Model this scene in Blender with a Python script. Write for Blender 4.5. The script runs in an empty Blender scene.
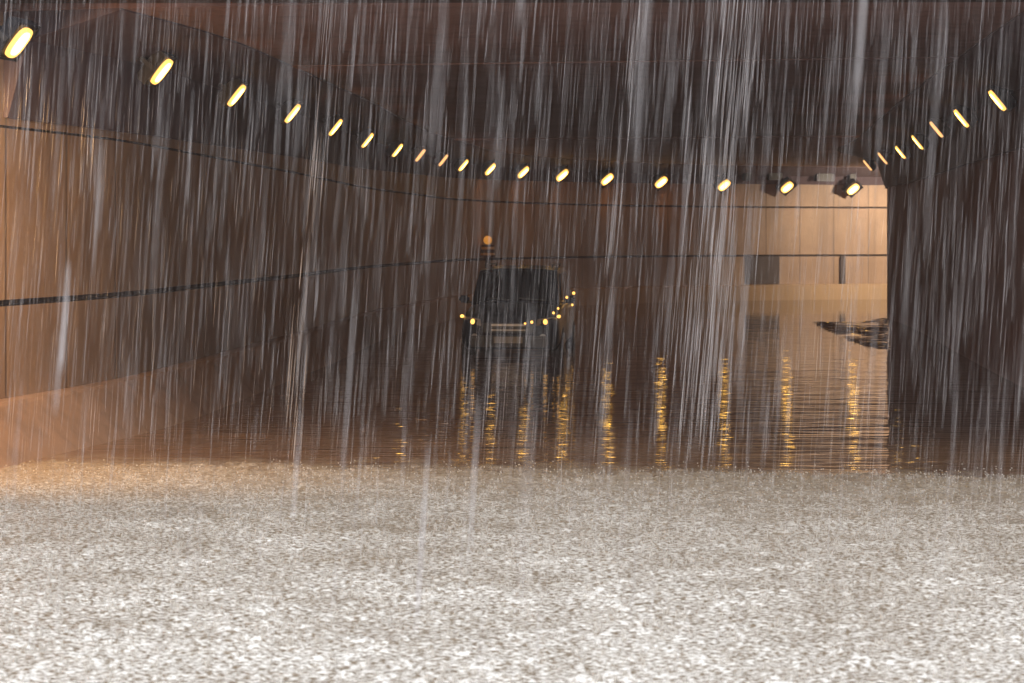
import bpy, bmesh, math, random
import numpy as np
from mathutils import Vector, Matrix
random.seed(7); rng = np.random.default_rng(11)
C = bpy.context.scene.collection
SC = bpy.context.scene
CAMZ, FPX, HY = 2.1, 1800.0, 235.0      # eye height over the water, focal length in pixels, horizon row

def at(px, py, Y):                       # picture point at depth Y -> world point
    return Vector(((px-512)*Y/FPX, Y, CAMZ+(HY-py)*Y/FPX))

# ------------------------------------------------------------------ materials
def mat(name, base=(.5,.5,.5), rough=.6, metal=0.0, emit=None, estr=0.0, ior=1.5, coat=0.0):
    m = bpy.data.materials.new(name); m.use_nodes = True
    b = m.node_tree.nodes['Principled BSDF']
    b.inputs['Base Color'].default_value = (*base,1); b.inputs['Roughness'].default_value = rough
    b.inputs['Metallic'].default_value = metal; b.inputs['IOR'].default_value = ior
    b.inputs['Coat Weight'].default_value = coat; b.inputs['Coat Roughness'].default_value = .04
    if emit:
        b.inputs['Emission Color'].default_value = (*emit,1); b.inputs['Emission Strength'].default_value = estr
    return m
class NT:
    def __init__(s, m): s.t = m.node_tree; s.b = s.t.nodes['Principled BSDF']
    def n(s, typ, **kw):
        x = s.t.nodes.new(typ)
        for k, v in kw.items(): setattr(x, k, v)
        return x
    def l(s, a, b): s.t.links.new(a, b)
    def val(s, sock, v):
        if hasattr(v, 'node'): s.l(v, sock)
        else: sock.default_value = v
    def math(s, op, a, b=0.0, clamp=False):
        x = s.n('ShaderNodeMath', operation=op, use_clamp=clamp); s.val(x.inputs[0], a); s.val(x.inputs[1], b); return x.outputs[0]
    def ramp(s, v, a, b, c=0.0, d=1.0):
        x = s.n('ShaderNodeMapRange', clamp=True); s.val(x.inputs[0], v)
        for i, q in enumerate((a,b,c,d)): s.val(x.inputs[i+1], q)
        return x.outputs[0]
    def mix(s, f, a, b):
        x = s.n('ShaderNodeMix', data_type='RGBA'); s.val(x.inputs[0], f)
        s.val(x.inputs[6], a if hasattr(a,'node') else (*a,1)); s.val(x.inputs[7], b if hasattr(b,'node') else (*b,1)); return x.outputs[2]
    def noise(s, vec, scale, detail=4, rough=.55, sc=(1,1,1)):
        mp = s.n('ShaderNodeMapping'); mp.inputs['Scale'].default_value = sc; s.l(vec, mp.inputs[0])
        x = s.n('ShaderNodeTexNoise'); s.l(mp.outputs[0], x.inputs['Vector'])
        x.inputs['Scale'].default_value = scale; x.inputs['Detail'].default_value = detail; x.inputs['Roughness'].default_value = rough
        return x.outputs[0]

def concrete(name, base, dark, seams=False, rough=.75, streak=.55):
    m = mat(name, base, rough); g = NT(m)
    tc = g.n('ShaderNodeTexCoord')
    big = g.noise(tc.outputs['Object'], .55, 5, .6)
    fine = g.noise(tc.outputs['Object'], 14, 6, .65)
    col = g.mix(g.ramp(big, .35, .68), dark, base)
    col = g.mix(g.math('MULTIPLY', g.ramp(fine, .35, .7), .35), col, [c*.55 for c in base])
    run = g.noise(tc.outputs['Object'], 3.2, 4, .6, (1,1,.06))        # vertical water runs
    col = g.mix(g.math('MULTIPLY', g.ramp(run, .5, .72), streak), col, [c*.6 for c in dark])
    h = fine
    if seams:                                                        # joints between the cladding panels
        uv = g.n('ShaderNodeUVMap'); uv.uv_map = 'UVMap'
        sp = g.n('ShaderNodeSeparateXYZ'); g.l(uv.outputs[0], sp.inputs[0])
        fr = g.math('FRACT', g.math('DIVIDE', sp.outputs[0], 1.22))
        line = g.ramp(g.math('ABSOLUTE', g.math('SUBTRACT', fr, .5)), .012, .026, 1, 0)
        cell = g.n('ShaderNodeTexWhiteNoise', noise_dimensions='1D'); g.l(g.math('FLOOR', g.math('ADD', g.math('DIVIDE', sp.outputs[0], 1.22), .5)), cell.inputs['W'])
        col = g.mix(g.math('MULTIPLY', cell.outputs[0], .22), col, dark)
        col = g.mix(g.math('MULTIPLY', line, .45), col, [c*.3 for c in dark])
        h = g.math('SUBTRACT', fine, g.math('MULTIPLY', line, 1.5))
    g.l(col, g.b.inputs['Base Color'])
    bp = g.n('ShaderNodeBump'); bp.inputs['Strength'].default_value = .35; bp.inputs['Distance'].default_value = .01
    g.l(h, bp.inputs['Height']); g.l(bp.outputs[0], g.b.inputs['Normal'])
    return m

M_wall = concrete('wall_cladding', (.47,.325,.22), (.31,.205,.14), seams=True, rough=.55)
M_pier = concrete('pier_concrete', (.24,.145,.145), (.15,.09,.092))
M_ceil = concrete('ceiling_concrete', (.29,.18,.165), (.19,.115,.105))
M_fascia = concrete('fascia_concrete', (.06,.038,.032), (.035,.022,.02))
M_haunch = concrete('haunch_paint', (.15,.112,.135), (.10,.075,.09))
M_ledge = concrete('ledge_concrete', (.27,.175,.12), (.18,.115,.08))
g=NT(M_ledge); tc=g.n('ShaderNodeTexCoord'); sp=g.n('ShaderNodeSeparateXYZ'); g.l(tc.outputs['Object'],sp.inputs[0])   # the kerb turns paler and yellower towards the bend
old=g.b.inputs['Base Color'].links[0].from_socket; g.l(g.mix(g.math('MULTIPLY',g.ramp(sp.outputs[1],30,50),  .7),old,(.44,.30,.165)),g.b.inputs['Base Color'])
M_darkpanel = concrete('grey_panel', (.12,.10,.10), (.08,.065,.065))
M_housing = mat('lamp_housing', (.035,.036,.045), .45, .6)
M_steel = mat('dark_bracket', (.05,.05,.055), .6, .3)
M_lens = mat('lamp_lens', (.8,.7,.4), .3, emit=(1,.53,.09), estr=7.5)
M_lens_rim = mat('lamp_lens_rim', (.8,.6,.3), .3, emit=(1,.50,.10), estr=1.05)
M_lens_dim = mat('lamp_lens_dim', (.8,.6,.4), .3, emit=(1,.50,.18), estr=.75)
M_paint = mat('car_paint', (.003,.006,.016), .34, .0, ior=1.2, coat=.22)
g=NT(M_paint); tc=g.n('ShaderNodeTexCoord'); nz=g.noise(tc.outputs['Object'],38,3,.6); bp=g.n('ShaderNodeBump'); bp.inputs['Strength'].default_value=.5; bp.inputs['Distance'].default_value=.004
g.l(nz,bp.inputs['Height']); g.l(bp.outputs[0],g.b.inputs['Coat Normal'])          # film of rain on the paint
M_glass = mat('car_glass', (.004,.006,.012), .12, ior=1.25)
M_rubber = mat('rubber', (.012,.012,.013), .7)
M_plastic = mat('black_plastic', (.015,.015,.017), .5)
M_chrome = mat('chrome', (.30,.27,.23), .3, 1.0)
M_hl = mat('headlight_glass', (.35,.33,.3), .06, .3)
M_amber = mat('amber_lamp_and_glint', (.7,.3,.04), .25, emit=(1,.50,.10), estr=1.5)
M_plate = mat('number_plate', (.22,.2,.165), .4)
M_rim = mat('alloy_rim', (.25,.25,.26), .3, .9)
M_beacon = mat('beacon_lens', (.7,.3,.05), .25, emit=(1,.42,.06), estr=.24)
M_band = mat('reflective_band', (.62,.42,.22), .3)

# ------------------------------------------------------------------ helpers
def tag(o, label=None, cat=None, group=None, kind=None):
    for k, v in (('label',label),('category',cat),('group',group),('kind',kind)):
        if v: o[k] = v
    return o
def link(name, me, m, parent=None):
    o = bpy.data.objects.new(name, me); C.objects.link(o)
    if m: me.materials.append(m)
    if parent: o.parent = parent
    return o
def empty(name, loc=(0,0,0), rot=(0,0,0)):
    o = bpy.data.objects.new(name, None); C.objects.link(o); o.location = loc; o.rotation_euler = rot; o.empty_display_size = .2
    return o
def obj(name, bm, m, parent=None, smooth=False, bevel=0.0):
    if bevel: bmesh.ops.bevel(bm, geom=[e for e in bm.edges if len(e.link_faces)==2 and e.calc_face_angle(0)>.5], offset=bevel, segments=2, affect='EDGES', clamp_overlap=True)
    bmesh.ops.recalc_face_normals(bm, faces=bm.faces)
    me = bpy.data.meshes.new(name); bm.to_mesh(me); bm.free()
    if smooth:
        for p in me.polygons: p.use_smooth = True
    return link(name, me, m, parent)
def box(bm, c, s, rot=None):
    M = Matrix.Translation(c) @ (rot.to_4x4() if rot else Matrix()) @ Matrix.Diagonal((*s,1))
    bmesh.ops.create_cube(bm, size=1, matrix=M); return bm
def cyl(bm, c, r, h, axis='Z', seg=24, r2=None):
    R = {'Z':Matrix(), 'X':Matrix.Rotation(math.pi/2,4,'Y'), 'Y':Matrix.Rotation(math.pi/2,4,'X')}[axis]
    bmesh.ops.create_cone(bm, cap_ends=True, segments=seg, radius1=r, radius2=r if r2 is None else r2, depth=h, matrix=Matrix.Translation(c)@R); return bm
def prism(bm, pts, d):                    # a polygon given thickness along vector d
    a = [bm.verts.new(p) for p in pts]; b = [bm.verts.new(Vector(p)+Vector(d)) for p in pts]
    bm.faces.new(a); bm.faces.new(b[::-1])
    for i in range(len(a)):
        j = (i+1) % len(a); bm.faces.new((a[i],b[i],b[j],a[j]))
    return bm

# ------------------------------------------------------------------ plan of the underpass: two curving rows
def spline(P, n=14):
    P = [Vector(p) for p in P]; out = []
    Q = [P[0]*2-P[1]] + P + [P[-1]*2-P[-2]]
    for i in range(1, len(Q)-2):
        a,b,c,d = Q[i-1:i+3]
        for k in range(n):
            t = k/n
            out.append(.5*((2*b)+(c-a)*t+(2*a-5*b+4*c-d)*t*t+(3*b-a-3*c+d)*t**3))
    out.append(P[-1]); return out
def smooth_path(P, it):
    for _ in range(it): P = [P[0]] + [(P[i-1]+P[i]*2+P[i+1])/4 for i in range(1,len(P)-1)] + [P[-1]]
    return P
LEFT = [(18,42,16.8),(161,71,19.8),(236,95,23.1),(292,113,26.6),(335,127,30),(367,140,34.1),(397,150,38.1),(420,155,40.5),(443,160,43.2),(463,165,46.3),
        (490,169,48.5),(523,172,50.7),(562,175,52.5),(607,179,54.3),(661,182,55.8),(724,185,57),(787,187,57.8),(853,189,58.5)]
RIGHT = [(998,100,24),(962,118,27.5),(937,129,30.6),(918,142,34.8),(901,152,39),(883,158,42.1),(868,165,46.3)]
Lp = [at(*p) for p in LEFT]; Rp = [at(*p) for p in RIGHT]
lrow = smooth_path(spline([(-6.6,-6),(-6.2,6),(-5.3,13.2)] + [(p.x,p.y) for p in Lp] + [(13.6,58.9),(17,59.2),(30,59.6)]), 30)
rwall = smooth_path(spline([(5.2,-6),(5.5,6),(6.1,16),(6.95,24),(7.36,27.5),(7.75,30.6),(8.3,34.8),(8.85,39),(9.2,42.2),(9.56,45.9),(10.3,47.7),(12,48.8),(15,49.3),(30,49.8)]), 4)
def offs(P, d):                           # shift a path to its left (+d)
    out = []
    for i,p in enumerate(P):
        t = (P[min(i+1,len(P)-1)]-P[max(i-1,0)]).normalized(); out.append(p+Vector((-t.y,t.x))*d)
    return out
lwall = offs(lrow, .55)
def arclen(P):
    s=[0]
    for a,b in zip(P,P[1:]): s.append(s[-1]+(b-a).length)
    return s
def sweep(path, prof, inward, closed=True):   # prof(Y) -> [(distance towards the road, z)]
    """inward = -1 when the road lies right of the path, +1 when left"""
    bm = bmesh.new(); uvl = bm.loops.layers.uv.new('UVMap'); S = arclen(path); rows=[]
    for i,p in enumerate(path):
        t = (path[min(i+1,len(path)-1)]-path[max(i-1,0)]).normalized(); nrm = Vector((-t.y,t.x))*inward
        rows.append([bm.verts.new((p.x+nrm.x*o, p.y+nrm.y*o, z)) for o,z in prof(i/(len(path)-1), p)])
    n = len(rows[0])
    for i in range(len(rows)-1):
        for j in range(n if closed else n-1):
            k=(j+1)%n
            f=bm.faces.new((rows[i][j],rows[i+1][j],rows[i+1][k],rows[i][k]))
            for lp,(ii,jj) in zip(f.loops,((i,j),(i+1,j),(i+1,k),(i,k))): lp[uvl].uv=(S[ii], rows[ii][jj].co.z)
    if closed: bm.faces.new(rows[0][::-1]); bm.faces.new(rows[-1])
    return bm
def far(p): return min(1,max(0,(p.y-20)/38))
def lerp(a,b,t): return a+(b-a)*t
CEIL = 4.28
def wall_prof(t,p):
    u=far(p); j=lerp(3.16,3.0,u); w=lerp(.014,.03,u)
    return [(0,-.8),(0,1.40),(-.07,1.41),(-.07,1.455),(0,1.465),(0,j-w),(-.05,j-w+.01),(-.05,j+w-.01),(0,j+w),(0,CEIL+.3),(-.5,CEIL+.3),(-.5,-.8)]
def haunch_prof(t,p):
    u=far(p); hb=lerp(3.25,3.74,u)
    m=max(4.0,hb+.1); return [(.003,hb),(.05,hb),(.27,m),(1.25,CEIL-.015),(1.25,CEIL+.02),(.003,CEIL+.02)]

outer = tag(empty('tunnel_wall', (lwall[60].x,lwall[60].y,0)), 'long brown panelled wall curving round behind the car to the bright corner','wall')
def put(o, parent):                       # parent without moving
    o.parent = parent; o.matrix_parent_inverse = Matrix.Translation(-Vector(parent.location)); return o
wf=put(obj('wall_face', sweep(lwall, wall_prof, -1), M_wall), outer)
wf.data.materials.append(mat('joint_sealant',(.055,.038,.033),.8))
for p in wf.data.polygons:
    if p.index < (len(lwall)-1)*12 and p.index%12 in (1,2,3,5,6,7): p.material_index=1
def ledge_prof(t,p):
    return [(.004,-.8),(.004,.5),(.22,.5),(.26,.47),(.26+.55*(1-.7*far(p)),-.12),(.26+.55*(1-.7*far(p)),-.8)]
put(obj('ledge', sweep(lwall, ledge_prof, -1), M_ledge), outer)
def on_wall(px, path=lwall):              # wall point seen in column px (past the bend)
    best=None
    for i in range(1,len(path)):
        a,b=path[i-1],path[i]
        if a.y<14: continue
        fa,fb=512+FPX*a.x/a.y-px, 512+FPX*b.x/b.y-px
        if fa<=0<fb: t=fa/(fa-fb); best=(a+(b-a)*t,(b-a).normalized())
    return best
p0,t0=on_wall(745); p1,t1=on_wall(779)
nrm=Vector((t0.y,-t0.x,0))
bm=bmesh.new(); prism(bm,[Vector((p0.x,p0.y,.52)),Vector((p1.x,p1.y,.52)),Vector((p1.x,p1.y,1.40)),Vector((p0.x,p0.y,1.40))], nrm*.03)
put(obj('service_panel', bm, M_darkpanel), outer)
p0,t0=on_wall(842); nrm=Vector((t0.y,-t0.x,0))
bm=bmesh.new(); box(bm, Vector((p0.x,p0.y,.95))+nrm*.06,(.16,.12,.90)); 
put(obj('post', bm, M_darkpanel, bevel=.01), outer)

pier = tag(empty('pier_wall',(rwall[50].x,rwall[50].y,0)), 'dark concrete wall at the right that ends in a sharp upright edge','wall')
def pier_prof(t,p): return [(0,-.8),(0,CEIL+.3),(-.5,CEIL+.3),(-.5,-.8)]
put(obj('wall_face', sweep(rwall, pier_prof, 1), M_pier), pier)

# ---- bridge: fascia, deck, parapet, ceiling beams, haunches
def portal_y(x): return 16.15-.136*x
bridge = tag(empty('road_bridge',(0,16.15,0)),'broad concrete bridge roofing the flooded underpass, its pale edge along the top','bridge')
def slab(y0,y1,z0,z1,x0=-9.5,x1=22,name='',m=None,bev=0.0):
    bm=bmesh.new()
    P=[(x0,portal_y(x0)+y0),(x1,portal_y(x1)+y0 if y1<20 else portal_y(x1)+y0),(x1,portal_y(x1)+y1 if y1<20 else 62),(x0,portal_y(x0)+y1 if y1<20 else 62)]
    prism(bm,[Vector((x,y,z0-(.0165*x if name=='fascia_beam' else 0))) for x,y in P],(0,0,z1-z0-(.17 if name=='fascia_beam' else 0)))
    return put(obj(name,bm,m,bevel=bev),bridge)
slab(.62,50,CEIL,5.0,name='ceiling',m=M_ceil,x1=18.5)
slab(-.05,.6,4.262,5.0,name='fascia_beam',m=M_fascia,bev=.03)
slab(-.25,.9,5.003,5.25,name='cornice',m=M_fascia,bev=.02)
slab(-.12,.25,5.253,6.15,name='parapet',m=M_fascia,bev=.02)
for k,(yy,w) in enumerate(((6.6,.45),(24.5,.5))):
    bm=bmesh.new(); P=[(-8,portal_y(-8)+yy),(16,portal_y(16)+yy),(16,portal_y(16)+yy+w),(-8,portal_y(-8)+yy+w)]
    prism(bm,[Vector((x,y,CEIL-.014)) for x,y in P],(0,0,.013)); put(obj('ceiling_beam',bm,M_ceil),bridge)
def clip(path): return [p for p in path if p.y>portal_y(p.x)+.61 and p.x<18]
put(obj('haunch', sweep(clip(lwall), haunch_prof, -1), M_haunch), bridge)
def rh(t,p):
    return [(.003,3.30),(.05,3.30),(.27,4.0),(1.25,CEIL-.015),(1.25,CEIL+.02),(.003,CEIL+.02)]
put(obj('haunch', sweep(clip(rwall), rh, 1), M_haunch), bridge)

# ------------------------------------------------------------------ floodlights
def make_lamp(lens_mat):
    r = empty('floodlight')
    bm=bmesh.new(); box(bm,(0,0,.06),(.40,.38,.09)); 
    for k in range(5): box(bm,(0,-.14+.07*k,.125),(.34,.02,.05))
    obj('housing',bm,M_housing,r,bevel=.008)
    bm=bmesh.new()
    for s in (-1,1): box(bm,(s*.195,0,.005),(.02,.38,.03)); box(bm,(0,s*.18,.005),(.37,.02,.03))
    obj('rim',bm,M_housing,r)
    def pill(rx,ry,z,d):
        bm=bmesh.new(); pts=[]
        for k in range(28):
            a=k*math.tau/28; c,s_=math.cos(a),math.sin(a); pts.append((rx*math.copysign(abs(c)**.7,c),ry*math.copysign(abs(s_)**.7,s_),z))
        return prism(bm,pts,(0,0,d))
    ln=obj('lens',pill(.165,.115,-.028,.03),M_lens_rim if lens_mat is M_lens else lens_mat,r)
    obj('light_strip',pill(.13,.075,-.036,.007),lens_mat,ln)
    bm=bmesh.new()
    for s in (-1,1): box(bm,(0,s*.20,.10),(.05,.012,.20))
    box(bm,(0,0,.205),(.05,.41,.012)); obj('bracket',bm,M_steel,r)
    return r
def copy_tree(o, parent=None):
    c=o.copy(); C.objects.link(c)
    if parent: c.parent=parent
    for ch in o.children: copy_tree(ch,c)
    return c
ORD=['first','second','third','fourth','fifth','sixth','seventh','eighth','ninth','tenth','eleventh','twelfth','thirteenth','fourteenth','fifteenth','sixteenth','seventeenth','last']
lamp0=make_lamp(M_lens); lamp1=make_lamp(M_lens_dim); used=set()
def place_lamp(p, tdir, side, label, group, dim=False, twist=0.0, watt=0.0, wash=False, size=1.0):
    src = lamp1 if dim else lamp0
    o = copy_tree(src) if src.name in used else src
    used.add(src.name)
    # local -Z is the shining side, local Y runs along the tunnel
    t=Vector((tdir.x,tdir.y,0)).normalized(); inw=Vector((t.y,-t.x,0))*side
    n=(inw*.78+Vector((0,0,-.62))).normalized()
    z=-n; y=t; x=y.cross(z).normalized()
    o.matrix_world = Matrix.Translation(p) @ Matrix((x,y,z)).transposed().to_4x4()
    o.matrix_world = o.matrix_world @ Matrix.Rotation(twist,4,'Z') @ Matrix.Scale(size,4)
    if watt:                                                          # the beam of the floodlight: across the road and on down the tunnel
        ld=bpy.data.lights.new('beam','SPOT'); ld.energy=watt; ld.color=(1,.51,.27); ld.shadow_soft_size=.12; ld.spot_size=math.radians(125); ld.spot_blend=.6
        lo=bpy.data.objects.new('beam',ld); C.objects.link(lo)
        dr=((t*.86-inw*.12 if wash else inw*.62+t*.62)+Vector((0,0,-.40))).normalized()
        lo.location=p+n*.08; lo.rotation_euler=(-dr).to_track_quat('Z','Y').to_euler()
    tag(o,label,'lamp',group); return o
def tangent(P,i): return P[min(i+1,len(P)-1)]-P[max(i-1,0)]
for i,p in enumerate(Lp):
    nm = ORD[i] if i<17 else 'last'
    if i==0: lb='lit floodlight at the picture\'s upper left, nearest of the long left row'
    elif i<10: lb=f'lit floodlight, {nm} from the near end of the long left row'
    elif i<17: lb=f'lit round-looking floodlight on the bend, {nm} from the near end of the left row'
    else: lb='lit floodlight above the bright wall, nearest the upright pier edge'
    if i in (7,8): lb='dim orange floodlight, '+nm+' from the near end of the long left row'
    place_lamp(p, tangent(Lp,i), 1, lb, 'floodlights along the left wall', dim=i in (7,8), twist=(0 if i<9 else .6*min(1,(i-8)/3)), watt=(19 if i<10 else 8), wash=i>=10, size=1+.3*min(1,max(0,(i-8)/4)))
for i,p in enumerate(Rp):
    dim = i in (2,5,6)
    lb = ('dim' if dim else 'lit')+f' slanting floodlight, {ORD[i]} from the near end of the short right row'
    place_lamp(p, tangent(Rp,i), -1, lb, 'floodlights along the right wall', dim=dim, watt=17)

p=Vector((-5.15,14.7,3.55)); place_lamp(p, Vector((.2,1,0)), 1, 'floodlight on the left wall just outside the bridge edge, before the long row', 'floodlights along the left wall')
def beam(loc,tgt,watt,size,col):
    ld=bpy.data.lights.new('beam','SPOT'); ld.energy=watt; ld.color=col; ld.shadow_soft_size=.15; ld.spot_size=math.radians(size); ld.spot_blend=1.0
    lo=bpy.data.objects.new('beam',ld); C.objects.link(lo); lo.location=loc; lo.rotation_euler=(Vector(loc)-Vector(tgt)).to_track_quat('Z','Y').to_euler()
beam((-5.0,14.7,3.42),(-3.6,18,.4),640,118,(1,.54,.17))
p=Vector((13.2,50.2,3.9)); place_lamp(p, Vector((-1,-.1,0)), 1, 'unseen floodlight added behind the pier wall to light the far corner', 'floodlights along the right wall')
beam((13.4,54.2,3.75),(13.2,59,1.6),1150,140,(1,.80,.58))  # added spot, hidden by the pier, that brightens the far wall
# dark boxes on the haunch between the far lamps
for px,w,h,lb in ((740,.26,.36,'small dark box on the bend, just right of a floodlight, leftmost of four'),(768,.5,.3,'dark box on the bend, second from the left of four'),
              (818,.62,.34,'widest dark box on the bend, between the last two floodlights'),(846,.22,.36,'narrow dark box just left of the last floodlight')):
    p,t=on_wall(px); nrm=Vector((t.y,-t.x,0))
    r=empty('junction_box',(p.x+nrm.x*.45,p.y+nrm.y*.45,3.84),(0,0,math.atan2(t.y,t.x)))
    bm=bmesh.new(); box(bm,(0,0,.17),(w,.22,h)); obj('case',bm,M_housing,r,bevel=.01)
    bm=bmesh.new(); box(bm,(0,-.116,.17),(w*.8,.012,h*.75)); obj('cover',bm,M_plastic,r)
    tag(r,lb,'box','dark boxes between the far floodlights')

# ------------------------------------------------------------------ the stranded car (nose towards the camera = local -Y)
def make_car():
    r=empty('stranded_car')
    ST=[ # y, half width low, half width belt, z bottom, z belt edge, z top (centre)
        (-2.22,.52,.50,.42,.66,.70),(-2.18,.74,.72,.32,.78,.84),(-2.05,.85,.83,.27,.86,.93),(-1.8,.905,.87,.25,.92,1.0),(-1.45,.92,.88,.25,.96,1.05),
        (-1.0,.92,.89,.25,1.0,1.10),(-.4,.92,.895,.25,1.03,1.08),(.6,.92,.895,.25,1.05,1.08),(1.4,.92,.89,.25,1.07,1.10),(1.9,.90,.87,.28,1.07,1.10),(2.12,.84,.80,.36,1.03,1.06),(2.2,.72,.70,.46,.96,1.0)]
    bm=bmesh.new(); rows=[]
    for y,wl,wb,zb,ze,zt in ST:
        half=[(0,zb),(wl*.9,zb),(wl,zb+.12),(wl+.005,(zb+ze)/2),(wb,ze-.06),(wb-.05,ze),(wb*.55,lerp(ze,zt,.8)),(0,zt)]
        full=half+[(-x,z) for x,z in half[-2:0:-1]]
        rows.append([bm.verts.new((x,y,z)) for x,z in full])
    n=len(rows[0])
    for i in range(len(rows)-1):
        for j in range(n): k=(j+1)%n; bm.faces.new((rows[i][j],rows[i][k],rows[i+1][k],rows[i+1][j]))
    bm.faces.new(rows[0]); bm.faces.new(rows[-1][::-1])
    bmesh.ops.subdivide_edges(bm,edges=bm.edges[:],cuts=1,use_grid_fill=True,smooth=.35)
    body=obj('body',bm,M_paint,r,smooth=True)
    # greenhouse
    B=[(-.83,-1.06,1.03),(-.74,-.40,1.665),(-.74,.6,1.71),(-.73,1.75,1.67),(-.79,2.10,1.05)]
    bm=bmesh.new(); rws=[]
    for x,y,z in B:
        rws.append([bm.verts.new(v) for v in ((x,y,z),(x*.5,y-(.07 if y<0 else 0),z+.035),(0,y-(.09 if y<0 else 0),z+.045),(-x*.5,y-(.07 if y<0 else 0),z+.035),(-x,y,z))])
    for a,b in zip(rws,rws[1:]):
        for j in range(4): bm.faces.new((a[j],a[j+1],b[j+1],b[j]))
    for s,j in ((-1,0),(1,4)):
        bel=[bm.verts.new((s*.835,y,1.03)) for y in (-.9,-.2,.6,1.5,2.0)]
        top=[rw[j] for rw in rws]
        for i in range(4): bm.faces.new((bel[i],bel[i+1],top[i+1],top[i]))
    obj('roof',bm,M_paint,r,bevel=.12)
    bm=bmesh.new(); prism(bm,[(-.70,-1.075,1.09),(-.35,-1.14,1.115),(0,-1.16,1.122),(.35,-1.14,1.115),(.70,-1.075,1.09),(.66,-.475,1.61),(.33,-.54,1.635),(0,-.56,1.645),(-.33,-.54,1.635),(-.66,-.475,1.61)],(0,-.014,.012))
    obj('windscreen',bm,M_glass,r)
    for s in (-1,1):
        for ys in ((-.72,.08,-.15),(.14,.98,.14),(1.04,1.72,1.04)):
            y0,y1,yt=ys; zt=1.6; z0=1.1
            def sx(z): return s*(.835+(.745-.835)*(z-1.03)/(1.68-1.03)+.012)
            pts=[(sx(z0),y0,z0),(sx(z0),y1,z0),(sx(zt),min(y1,1.5),zt),(sx(zt),yt if yt>y0 else max(yt,-.15),zt)]
            bm=bmesh.new(); prism(bm,pts,(s*.012,0,.004)); obj('side_window',bm,M_glass,r)
        # mirror
        bm=bmesh.new(); box(bm,(s*1.0,-.72,1.13),(.2,.12,.14)); m_=obj('mirror',bm,M_paint,r,bevel=.035,smooth=True)
        bm=bmesh.new(); box(bm,(s*.9,-.70,1.07),(.14,.05,.04)); obj('mirror_arm',bm,M_plastic,m_)
        # headlight with its indicator
        bm=bmesh.new(); prism(bm,[(s*.50,-2.215,.70),(s*.79,-2.06,.72),(s*.86,-1.9,.80),(s*.80,-2.04,.86),(s*.52,-2.16,.82)],(0,-.03,.0)); hl=obj('headlight',bm,M_hl,r,bevel=.008)
        bm=bmesh.new(); bmesh.ops.create_uvsphere(bm,u_segments=14,v_segments=8,radius=1,matrix=Matrix.Translation((s*.66,-2.17,.77))@Matrix.Diagonal((.042,.04,.05,1)))
        obj('indicator',bm,M_amber,hl,smooth=True)
        bm=bmesh.new(); bmesh.ops.create_uvsphere(bm,u_segments=14,v_segments=8,radius=1,matrix=Matrix.Translation((s*.885,-1.93,.86))@Matrix.Diagonal((.035,.11,.03,1)))
        obj('marker_and_glint',bm,M_amber,r,smooth=True)
        bm=bmesh.new(); cyl(bm,(s*.62,-2.225,.5),.06,.06,'Y',18); fg=obj('fog_lamp',bm,M_hl,r)
        bm=bmesh.new(); box(bm,(s*.64,.65,1.77),(.035,1.9,.03)); 
        for yy in (-.28,.65,1.55): box(bm,(s*.64,yy,1.74),(.03,.07,.06))
        obj('roof_rail',bm,M_plastic,r)
        bm=bmesh.new(); box(bm,(s*.72,2.16,.92),(.22,.06,.2)); obj('tail_lamp',bm,M_hl,r,bevel=.02)
        for yy in (-1.38,1.42):
            w=empty('wheel',(s*.82,yy,.33)); w.parent=r
            bm=bmesh.new(); cyl(bm,(0,0,0),.335,.22,'X',36); obj('tyre',bm,M_rubber,w,bevel=.03)
            bm=bmesh.new(); cyl(bm,(s*.112,0,0),.21,.02,'X',28)
            for k in range(5):
                a=k*math.tau/5; box(bm,(s*.125,math.sin(a)*.11,math.cos(a)*.11),(.02,.05,.2),Matrix.Rotation(-a,3,'X'))
            obj('rim',bm,M_rim,w)
    bm=bmesh.new(); box(bm,(0,-2.235,.665),(.92,.03,.17)); g_=obj('grille',bm,M_plastic,r,bevel=.01)
    bm=bmesh.new(); box(bm,(0,-2.257,.715),(.62,.02,.035)); obj('chrome_bar',bm,M_chrome,g_)
    bm=bmesh.new(); box(bm,(0,-2.257,.625),(.62,.02,.02)); obj('chrome_bar',bm,M_chrome,g_)
    bm=bmesh.new(); box(bm,(0,-2.24,.42),(1.44,.12,.2)); obj('bumper',bm,M_plastic,r,bevel=.04)
    bm=bmesh.new(); box(bm,(0,-2.31,.45),(.52,.015,.115)); obj('number_plate',bm,M_plate,r)
    for x in (-.42,.12):
        bm=bmesh.new(); box(bm,(x+.2,-1.12,1.145),(.5,.014,.014),Matrix.Rotation(.08,3,'Y')); obj('wiper',bm,M_plastic,r)
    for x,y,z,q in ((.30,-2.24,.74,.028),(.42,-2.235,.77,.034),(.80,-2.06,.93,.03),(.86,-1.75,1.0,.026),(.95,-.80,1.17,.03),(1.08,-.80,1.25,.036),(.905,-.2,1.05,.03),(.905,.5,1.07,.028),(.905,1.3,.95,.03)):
        bm=bmesh.new(); bmesh.ops.create_uvsphere(bm,u_segments=10,v_segments=6,radius=q*.8,matrix=Matrix.Translation((x,y,z))); obj('marker_and_glint',bm,M_amber,r,smooth=True)   # lamp reflections down its wet left flank, added as small glowing beads
    bm=bmesh.new(); cyl(bm,(-.2,1.3,1.86),.008,.3,'Z',8,.003); obj('aerial',bm,M_plastic,r)
    return r
car=make_car(); car.location=(.16,33.6,-.17); car.rotation_euler=(0,0,math.radians(-6)); car.scale=(.97,.94,.97)
# nose sits left of the tail: we see its left flank at the right of the picture
tag(car,'dark stranded car standing in the flood inside the underpass, amber lights on','car')

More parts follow.
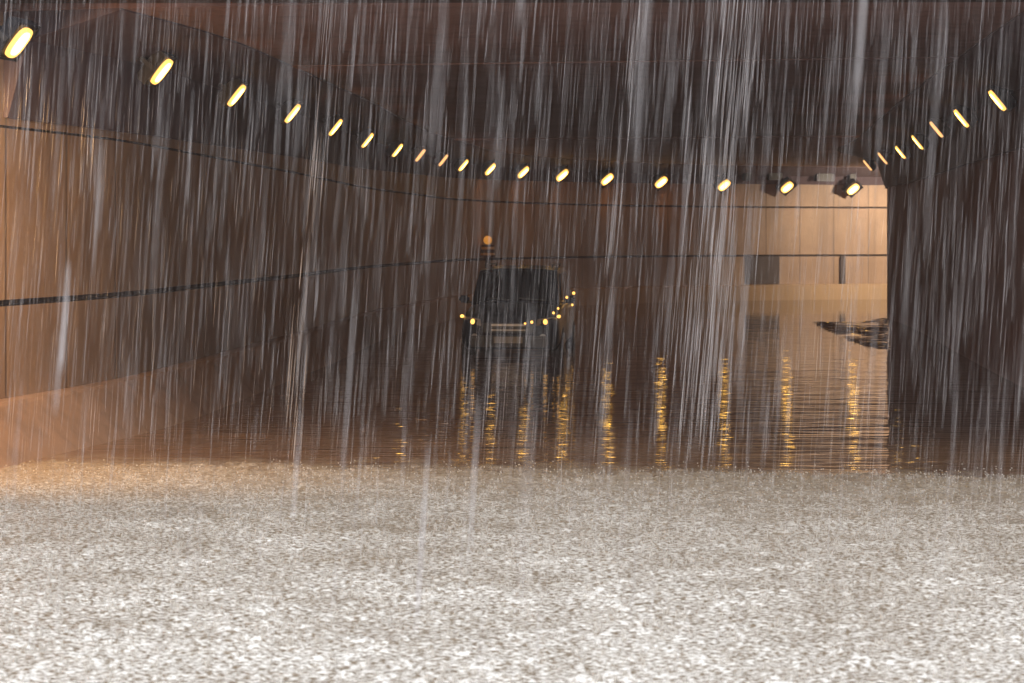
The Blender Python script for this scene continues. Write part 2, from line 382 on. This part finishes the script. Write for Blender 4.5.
# warning bollard behind the car
p,t=on_wall(481); nrm=Vector((t.y,-t.x,0)); q=Vector((p.x,p.y,0))+nrm*.2
bl=empty('warning_bollard',(q.x,q.y,.5))
bm=bmesh.new(); cyl(bm,(0,0,.5),.09,1.0,'Z',20,.07); cyl(bm,(0,0,.03),.2,.06); obj('post',bm,M_darkpanel,bl)
bm=bmesh.new(); cyl(bm,(0,0,1.16),.2,.34,'Z',24,.17); dr=obj('drum',bm,M_darkpanel,bl)
bm=bmesh.new(); cyl(bm,(0,0,1.08),.208,.06,'Z',24,.203); obj('reflective_band',bm,M_band,dr)
bm=bmesh.new(); cyl(bm,(0,0,1.24),.195,.07,'Z',24,.185); obj('reflective_band',bm,M_band,dr)
bm=bmesh.new(); bmesh.ops.create_uvsphere(bm,u_segments=18,v_segments=10,radius=.12,matrix=Matrix.Translation((0,0,1.46))); obj('lamp_globe',bm,M_beacon,bl,smooth=True)
tag(bl,'bollard with an amber globe and pale bands on the ledge behind the car','bollard')

# ------------------------------------------------------------------ flood water
def kernel_field(X0,X1,Y0,Y1,dx,dy,n,rad,hmin,hmax):
    nx=int((X1-X0)/dx)+1; ny=int((Y1-Y0)/dy)+1
    H=np.zeros((ny,nx),np.float32); F=np.zeros_like(H)
    cx=rng.uniform(X0,X1,n); cy=rng.uniform(Y0,Y1,n)
    for k in range(n):
        a=rng.uniform(*rad); h=rng.uniform(hmin,hmax); kind=rng.random()
        ix,iy=int((cx[k]-X0)/dx),int((cy[k]-Y0)/dy); rx=int(3*a/dx)+1; ry=int(3*a/dy)+1
        x0,x1,y0,y1=max(ix-rx,0),min(ix+rx+1,nx),max(iy-ry,0),min(iy+ry+1,ny)
        if x1<=x0 or y1<=y0: continue
        gx=(np.arange(x0,x1)*dx+X0-cx[k])[None,:]; gy=(np.arange(y0,y1)*dy+Y0-cy[k])[:,None]
        r=np.sqrt(gx*gx+gy*gy)/a
        if kind<.55: K=np.exp(-((r-1.0)**2)*6)-.7*np.exp(-(r**2)*3)        # crater with a rim
        elif kind<.8: K=1.3*np.exp(-(r**2)*5)                               # rising jet
        else: K=np.cos(r*5.2)*np.exp(-r*1.2)*.55                            # rings
        H[y0:y1,x0:x1]+=h*K; F[y0:y1,x0:x1]+=np.clip(K,0,1)*(h/hmax)**1.5*(rng.random()**1.5)
    return H,F,nx,ny
WX0,WX1,WY0,WY1,DX,DY=-6.0,6.0,6.6,18.0,.022,.026
H,F,nx,ny=kernel_field(WX0,WX1,WY0,WY1,DX,DY,30000,(.014,.036),.002,.009)
gx=WX0+np.arange(nx)*DX; gy=WY0+np.arange(ny)*DY
GX,GY=np.meshgrid(gx,gy)
edge=np.clip(np.minimum.reduce([GX-WX0,gx[-1]-GX,GY-WY0,gy[-1]-GY])/.4,0,1)
into=GY-(16.15-.136*GX)
rainy=np.clip(1-(into+.02+.12*np.sin(GX*3.1)+.07*np.sin(GX*9.7))/.25,0,1)
H=H*edge*rainy; F=np.minimum(F,.55)*edge*rainy
bmv=np.stack([GX,GY,H],-1).reshape(-1,3)
idx=np.arange(nx*ny).reshape(ny,nx)
quads=np.stack([idx[:-1,:-1],idx[:-1,1:],idx[1:,1:],idx[1:,:-1]],-1).reshape(-1,4)
x1e,y1e=float(gx[-1]),float(gy[-1])
# wake patch: choppy water beside the pier edge
PX0,PX1,PY0,PY1,pd=5.0,11.4,32.0,54.0,.04
pnx=int((PX1-PX0)/pd)+1; pny=int((PY1-PY0)/pd)+1
px_=PX0+np.arange(pnx)*pd; py_=PY0+np.arange(pny)*pd; PXg,PYg=np.meshgrid(px_,py_)
col=512+FPX*PXg/PYg; row=HY+FPX*CAMZ/PYg         # plan position of the patch read off the photograph
X1_=px_[-1]; Y1_=py_[-1]
u=np.clip((col-810)/78,0,1.3)
low=322+28*np.sin(np.clip(u*1.5,0,math.pi/2)); top=321-3*np.clip((u-.65)*3,0,1)
mask=np.clip((row-top)/1.5,0,1)*np.clip((low-row)/2.0,0,1)*np.clip((col-811)/5,0,1)
chop=np.zeros_like(PXg)
for k in range(34):
    lam=rng.uniform(.16,.7); a=rng.normal(math.pi/2,.5); ph=rng.uniform(0,7)
    chop+=lam*.011*np.sin((PXg*math.cos(a)+PYg*math.sin(a))*math.tau/lam+ph)
mask*=np.clip((889-col)/4,0,1); PH=chop*mask*(.75+.4*np.sin(PXg*2.3+PYg*.7))
base=len(bmv)
pv=np.stack([PXg,PYg,PH],-1).reshape(-1,3)
pid=np.arange(pnx*pny).reshape(pny,pnx)+base
pq=np.stack([pid[:-1,:-1],pid[:-1,1:],pid[1:,1:],pid[1:,:-1]],-1).reshape(-1,4)
base2=base+len(pv)
BX0,BX1,BY0,BY1=-9.0,28.0,-6.0,61.0
ev=[]; ef=[]
def rect(a,b,c,d):
    s=base2+len(ev); ev.extend([(a,c,0),(b,c,0),(b,d,0),(a,d,0)]); ef.append((s,s+1,s+2,s+3))
rect(BX0,BX1,BY0,WY0); rect(BX0,WX0,WY0,y1e); rect(x1e,BX1,WY0,y1e)
rect(BX0,BX1,y1e,PY0); rect(BX0,PX0,PY0,Y1_); rect(X1_,BX1,PY0,Y1_); rect(BX0,BX1,Y1_,BY1)
verts=np.concatenate([bmv,pv,np.array(ev)]).astype(np.float32)
faces=np.concatenate([quads,pq,np.array(ef)])
me=bpy.data.meshes.new('water'); me.vertices.add(len(verts)); me.vertices.foreach_set('co',verts.ravel())
me.loops.add(faces.size); me.loops.foreach_set('vertex_index',faces.ravel().astype(np.int32))
me.polygons.add(len(faces)); me.polygons.foreach_set('loop_start',np.arange(0,faces.size,4,dtype=np.int32)); me.polygons.foreach_set('loop_total',np.full(len(faces),4,np.int32))
me.polygons.foreach_set('use_smooth',np.ones(len(faces),bool)); me.update(calc_edges=True); me.validate()
at_=me.attributes.new('foam','FLOAT','POINT'); fo=np.zeros(len(verts),np.float32); fo[:nx*ny]=F.ravel(); at_.data.foreach_set('value',fo)
M_water=mat('flood_water',(.16,.10,.06),.04,ior=1.333); g=NT(M_water)
tc=g.n('ShaderNodeTexCoord'); sp=g.n('ShaderNodeSeparateXYZ'); g.l(tc.outputs['Object'],sp.inputs[0])
dpt=g.math('ADD',sp.outputs[1],g.math('MULTIPLY',sp.outputs[0],.136))        # distance past the bridge edge
wob=g.noise(tc.outputs['Object'],3.0,3,.6)
ins=g.math('ADD',dpt,g.math('MULTIPLY',g.math('SUBTRACT',wob,.5),1.8))
rain_=g.ramp(ins,15.8,16.7,1,0)                                              # 1 where rain strikes the water
fa=g.n('ShaderNodeAttribute',attribute_name='foam')
f1=g.noise(tc.outputs['Object'],60,3,.6,(.38,.8,1)); f2=g.noise(tc.outputs['Object'],1.5,4,.65,(.55,1,1))
foam=g.math('MULTIPLY',g.math('ADD',g.ramp(f1,.45,.60),g.math('MULTIPLY',fa.outputs['Fac'],.55),clamp=True),rain_)
foam=g.math('MULTIPLY',foam,g.math('MULTIPLY',g.ramp(f2,.32,.66,.5,1.15),g.ramp(dpt,8.0,16,1.5,.16)))   # foam thinned towards the bridge: its shade on the water put into the colour
mud=g.mix(g.ramp(f2,.3,.7),(.135,.078,.045),(.095,.054,.031))
colr=g.mix(foam,g.mix(rain_,mud,(.215,.165,.11)),(.86,.855,.83))
g.l(colr,g.b.inputs['Base Color'])
g.l(g.math('ADD',g.math('MULTIPLY',rain_,.12),g.math('ADD',g.math('MULTIPLY',foam,.4),.03)),g.b.inputs['Roughness'])
r1=g.noise(tc.outputs['Object'],3.4,1,.35,(.45,2.1,1)); r2=g.noise(tc.outputs['Object'],1.7,0,.5,(.4,1,1)); r3=g.noise(tc.outputs['Object'],26,3,.6)
calm=g.math('MULTIPLY',g.ramp(dpt,16.0,46,1.4,.22),.0085)
hgt=g.math('ADD',g.math('MULTIPLY',g.math('ADD',r1,g.math('MULTIPLY',r2,1.2)),calm),g.math('MULTIPLY',g.math('MULTIPLY',r3,rain_),.009))
bp=g.n('ShaderNodeBump'); bp.inputs['Strength'].default_value=1; bp.inputs['Distance'].default_value=1; g.l(hgt,bp.inputs['Height']); g.l(bp.outputs[0],g.b.inputs['Normal'])
water=link('water',me,M_water); tag(water,kind='structure')

# ------------------------------------------------------------------ falling rain and its splashes (real drops, far too many to count)
def drop_mesh(name, P0, P1, W, A, m):
    """thin spindles from P0 (bottom) to P1 (top): 3 rings of 3 + two tips"""
    n=len(P0); D=(P1-P0); fr=(0.0,.18,.5,.85,1.0); wd=(0,.85,1,.6,0); al=(.0,.9,1,.7,0)
    ang=np.arange(3)*math.tau/3
    V=[];AL=[]
    for k in range(5):
        c=P0+D*fr[k]
        if k in (0,4): V.append(c[:,None,:]); AL.append((A*al[k])[:,None])
        else:
            ring=np.zeros((n,3,3)); ring[:,:,0]=np.cos(ang)[None]*W[:,None]*wd[k]; ring[:,:,1]=np.sin(ang)[None]*W[:,None]*wd[k]
            V.append(c[:,None,:]+ring); AL.append(np.repeat((A*al[k])[:,None],3,1))
    V=np.concatenate(V,1); AL=np.concatenate(AL,1)      # n x 11
    T=[];
    for j in range(3): T.append((0,1+(j+1)%3,1+j)); T.append((10,7+j,7+(j+1)%3))
    for r in (1,4):
        for j in range(3):
            a,b,c,d=r+j,r+(j+1)%3,r+3+(j+1)%3,r+3+j; T.append((a,b,c)); T.append((a,c,d))
    T=np.array(T); Fc=(T[None]+np.arange(n)[:,None,None]*11).reshape(-1,3)
    me=bpy.data.meshes.new(name); me.vertices.add(n*11); me.vertices.foreach_set('co',V.astype(np.float32).ravel())
    me.loops.add(Fc.size); me.loops.foreach_set('vertex_index',Fc.ravel().astype(np.int32))
    me.polygons.add(len(Fc)); me.polygons.foreach_set('loop_start',np.arange(0,Fc.size,3,dtype=np.int32)); me.polygons.foreach_set('loop_total',np.full(len(Fc),3,np.int32))
    me.polygons.foreach_set('use_smooth',np.ones(len(Fc),bool)); me.update(calc_edges=True)
    a=me.attributes.new('clearness','FLOAT','POINT'); a.data.foreach_set('value',AL.astype(np.float32).ravel())
    return link(name,me,m)
M_rain=bpy.data.materials.new('rain_drop'); M_rain.use_nodes=True
t=M_rain.node_tree; t.nodes.clear(); o_=t.nodes.new('ShaderNodeOutputMaterial'); mx=t.nodes.new('ShaderNodeMixShader'); tr=t.nodes.new('ShaderNodeBsdfTransparent')
ad=t.nodes.new('ShaderNodeMixShader'); df=t.nodes.new('ShaderNodeBsdfDiffuse'); tl=t.nodes.new('ShaderNodeBsdfTranslucent'); at2=t.nodes.new('ShaderNodeAttribute'); at2.attribute_name='clearness'
for x in (df,tl): x.inputs['Color'].default_value=(.93,.92,.95,1)
t.links.new(at2.outputs['Fac'],mx.inputs[0]); t.links.new(tr.outputs[0],mx.inputs[1]); t.links.new(ad.outputs[0],mx.inputs[2])
ad.inputs[0].default_value=.5; t.links.new(df.outputs[0],ad.inputs[1]); t.links.new(tl.outputs[0],ad.inputs[2]); t.links.new(mx.outputs[0],o_.inputs[0])
def rain_field(n,y0,y1,wmin,wmax):
    Y=(rng.random(n)*(y1**3-y0**3)+y0**3)**(1/3)
    X=rng.uniform(-1,1,n)*(Y*.30+.9); Z=rng.uniform(-.2,1,n)*1.0
    Z=np.where(True, rng.uniform(0,1,n)*(CAMZ+Y*.14+.5), Z)
    lim=16.0-.136*X
    Y=np.minimum(Y,lim-rng.uniform(.05,1.2,n))
    L=rng.uniform(.22,.62,n); tilt=rng.normal(.068,.014,n)
    P0=np.stack([X,Y,Z],-1); P1=P0+np.stack([L*tilt,L*rng.normal(0,.02,n),L],-1)
    P0[:,2]=np.maximum(P0[:,2],.005)
    W=wmin+(wmax-wmin)*rng.random(n)**2
    A=.05+.95*rng.random(n)**4
    return P0,P1,W,A
a=rain_field(17000,3.4,15.9,.0004,.0013); b=rain_field(64,1.8,4.4,.0018,.0045); b=(*b[:3],np.clip(b[3]*2.0,.2,.8))
rain=drop_mesh('rain',*[np.concatenate([x,y]) for x,y in zip(a,b)],M_rain); tag(rain,kind='stuff',label='slanting streaks of heavy rain in front of the bridge',cat='rain')
# runoff spilling from the bridge edge
def runoff(xc,w,n,label):
    X=xc+rng.normal(0,w,n); Z=rng.uniform(-.1,4.2,n); X=X-(4.0-Z)*.085
    Y=portal_y(xc)-.3+rng.normal(0,.07,n); L=rng.uniform(.4,1.1,n)
    P0=np.stack([X,Y,np.maximum(Z,.0)],-1); P1=P0+np.stack([L*.085,L*0,L],-1); P1[:,2]=np.minimum(P1[:,2],5.0)
    o=drop_mesh('runoff',P0,P1,rng.uniform(.002,.008,n),rng.uniform(.05,.3,n),M_rain); tag(o,label,'water','runoff falling from the bridge edge')
runoff(at(733,0,15.6).x,.13,340,'broadest pale curtain of runoff falling from the bridge edge, right of the car')
runoff(at(632,0,15.6).x,.05,40,'thin pale strand of runoff falling from the bridge edge between car and broad curtain')
runoff(at(330,0,16.2).x,.05,40,'thin pale strand of runoff falling from the bridge edge left of the car')
# splashes: little crowns of drops thrown up where the rain strikes
n=5200
Y=(rng.random(n)*(16.2**2-7.6**2)+7.6**2)**.5; X=rng.uniform(-1,1,n)*(Y*.30+.3); Y=np.minimum(Y,16.1-.136*X+rng.normal(0,.12,n))
P0=[];P1=[];W=[];A=[]
for k in range(n):
    m=rng.integers(2,5); s=rng.uniform(.35,1.0)
    for j in range(m):
        aa=rng.uniform(0,math.tau); rr=.03*s*rng.random(); hh=s*rng.uniform(.015,.055)
        P0.append((X[k]+math.cos(aa)*rr,Y[k]+math.sin(aa)*rr,-.004)); P1.append((X[k]+math.cos(aa)*rr*2.2,Y[k]+math.sin(aa)*rr*2.2,hh)); W.append(s*rng.uniform(.004,.011)); A.append(rng.uniform(.4,.95)*min(1,max(.3,(17.5-Y[k])/6)))
    if rng.random()<.5:
        z=rng.uniform(.02,.11)*s; aa=rng.normal(0,.04)
        P0.append((X[k]+aa,Y[k],z)); P1.append((X[k]+aa,Y[k],z+.012)); W.append(.006); A.append(.8)
M_spl=M_rain.copy(); M_spl.name='splash_drop'
for x in M_spl.node_tree.nodes:
    if x.type in ('BSDF_DIFFUSE','BSDF_TRANSLUCENT'): x.inputs['Color'].default_value=(.93,.90,.85,1)
sp_=drop_mesh('splashes',np.array(P0),np.array(P1),np.array(W),np.array(A)*.8,M_spl); tag(sp_,kind='stuff',label='white rain splashes over the flood in front of the bridge',cat='splash')

# ------------------------------------------------------------------ rain haze
HZ=True
if HZ:
    bm=bmesh.new(); box(bm,(9.5,27.5,2.9),(40,72,7.8)); 
    M_h=bpy.data.materials.new('rain_haze'); M_h.use_nodes=True; t=M_h.node_tree; t.nodes.clear()
    o_=t.nodes.new('ShaderNodeOutputMaterial'); v=t.nodes.new('ShaderNodeVolumePrincipled'); v.inputs['Color'].default_value=(.90,.80,.79,1); v.inputs['Density'].default_value=.0012
    t.links.new(v.outputs[0],o_.inputs['Volume'])
    tag(obj('haze',bm,M_h),kind='stuff')

# ------------------------------------------------------------------ light
w=bpy.data.worlds.new('World'); SC.world=w; w.use_nodes=True; t=w.node_tree
sky=t.nodes.new('ShaderNodeTexSky'); sky.sky_type='NISHITA'; sky.sun_disc=False
EL,AZ=math.radians(58),math.radians(200)
sky.sun_elevation=EL; sky.sun_rotation=AZ; sky.dust_density=2; sky.air_density=1.2
hs=t.nodes.new('ShaderNodeHueSaturation'); hs.inputs['Saturation'].default_value=.25
t.links.new(sky.outputs[0],hs.inputs['Color']); t.links.new(hs.outputs[0],t.nodes['Background'].inputs[0]); t.nodes['Background'].inputs[1].default_value=.115
sl=bpy.data.lights.new('sun','SUN'); sl.energy=1.35; sl.angle=math.radians(30); sl.color=(1,.98,.95)
so=bpy.data.objects.new('sun',sl); C.objects.link(so)
d=Vector((math.sin(AZ)*math.cos(EL),math.cos(AZ)*math.cos(EL),math.sin(EL)))
so.rotation_euler=d.to_track_quat('Z','Y').to_euler(); so.location=(0,-4,20)

# ------------------------------------------------------------------ camera
cd=bpy.data.cameras.new('camera'); cam=bpy.data.objects.new('camera',cd); C.objects.link(cam); SC.camera=cam
cam.location=(0,0,CAMZ); cam.rotation_euler=(math.pi/2,0,0)
cd.sensor_width=36; cd.lens=FPX*36/1024; cd.shift_y=-(341.5-HY)/1024; cd.clip_start=.05; cd.clip_end=500
cd.dof.use_dof=True; cd.dof.focus_distance=20; cd.dof.aperture_fstop=3.0
SC.view_settings.view_transform='Standard'; SC.view_settings.look='None'; SC.view_settings.exposure=.85; SC.view_settings.gamma=1
cy=SC.cycles; cy.use_denoising=True; cy.transparent_max_bounces=40; cy.max_bounces=7; cy.diffuse_bounces=4; cy.volume_bounces=1; cy.sample_clamp_indirect=6
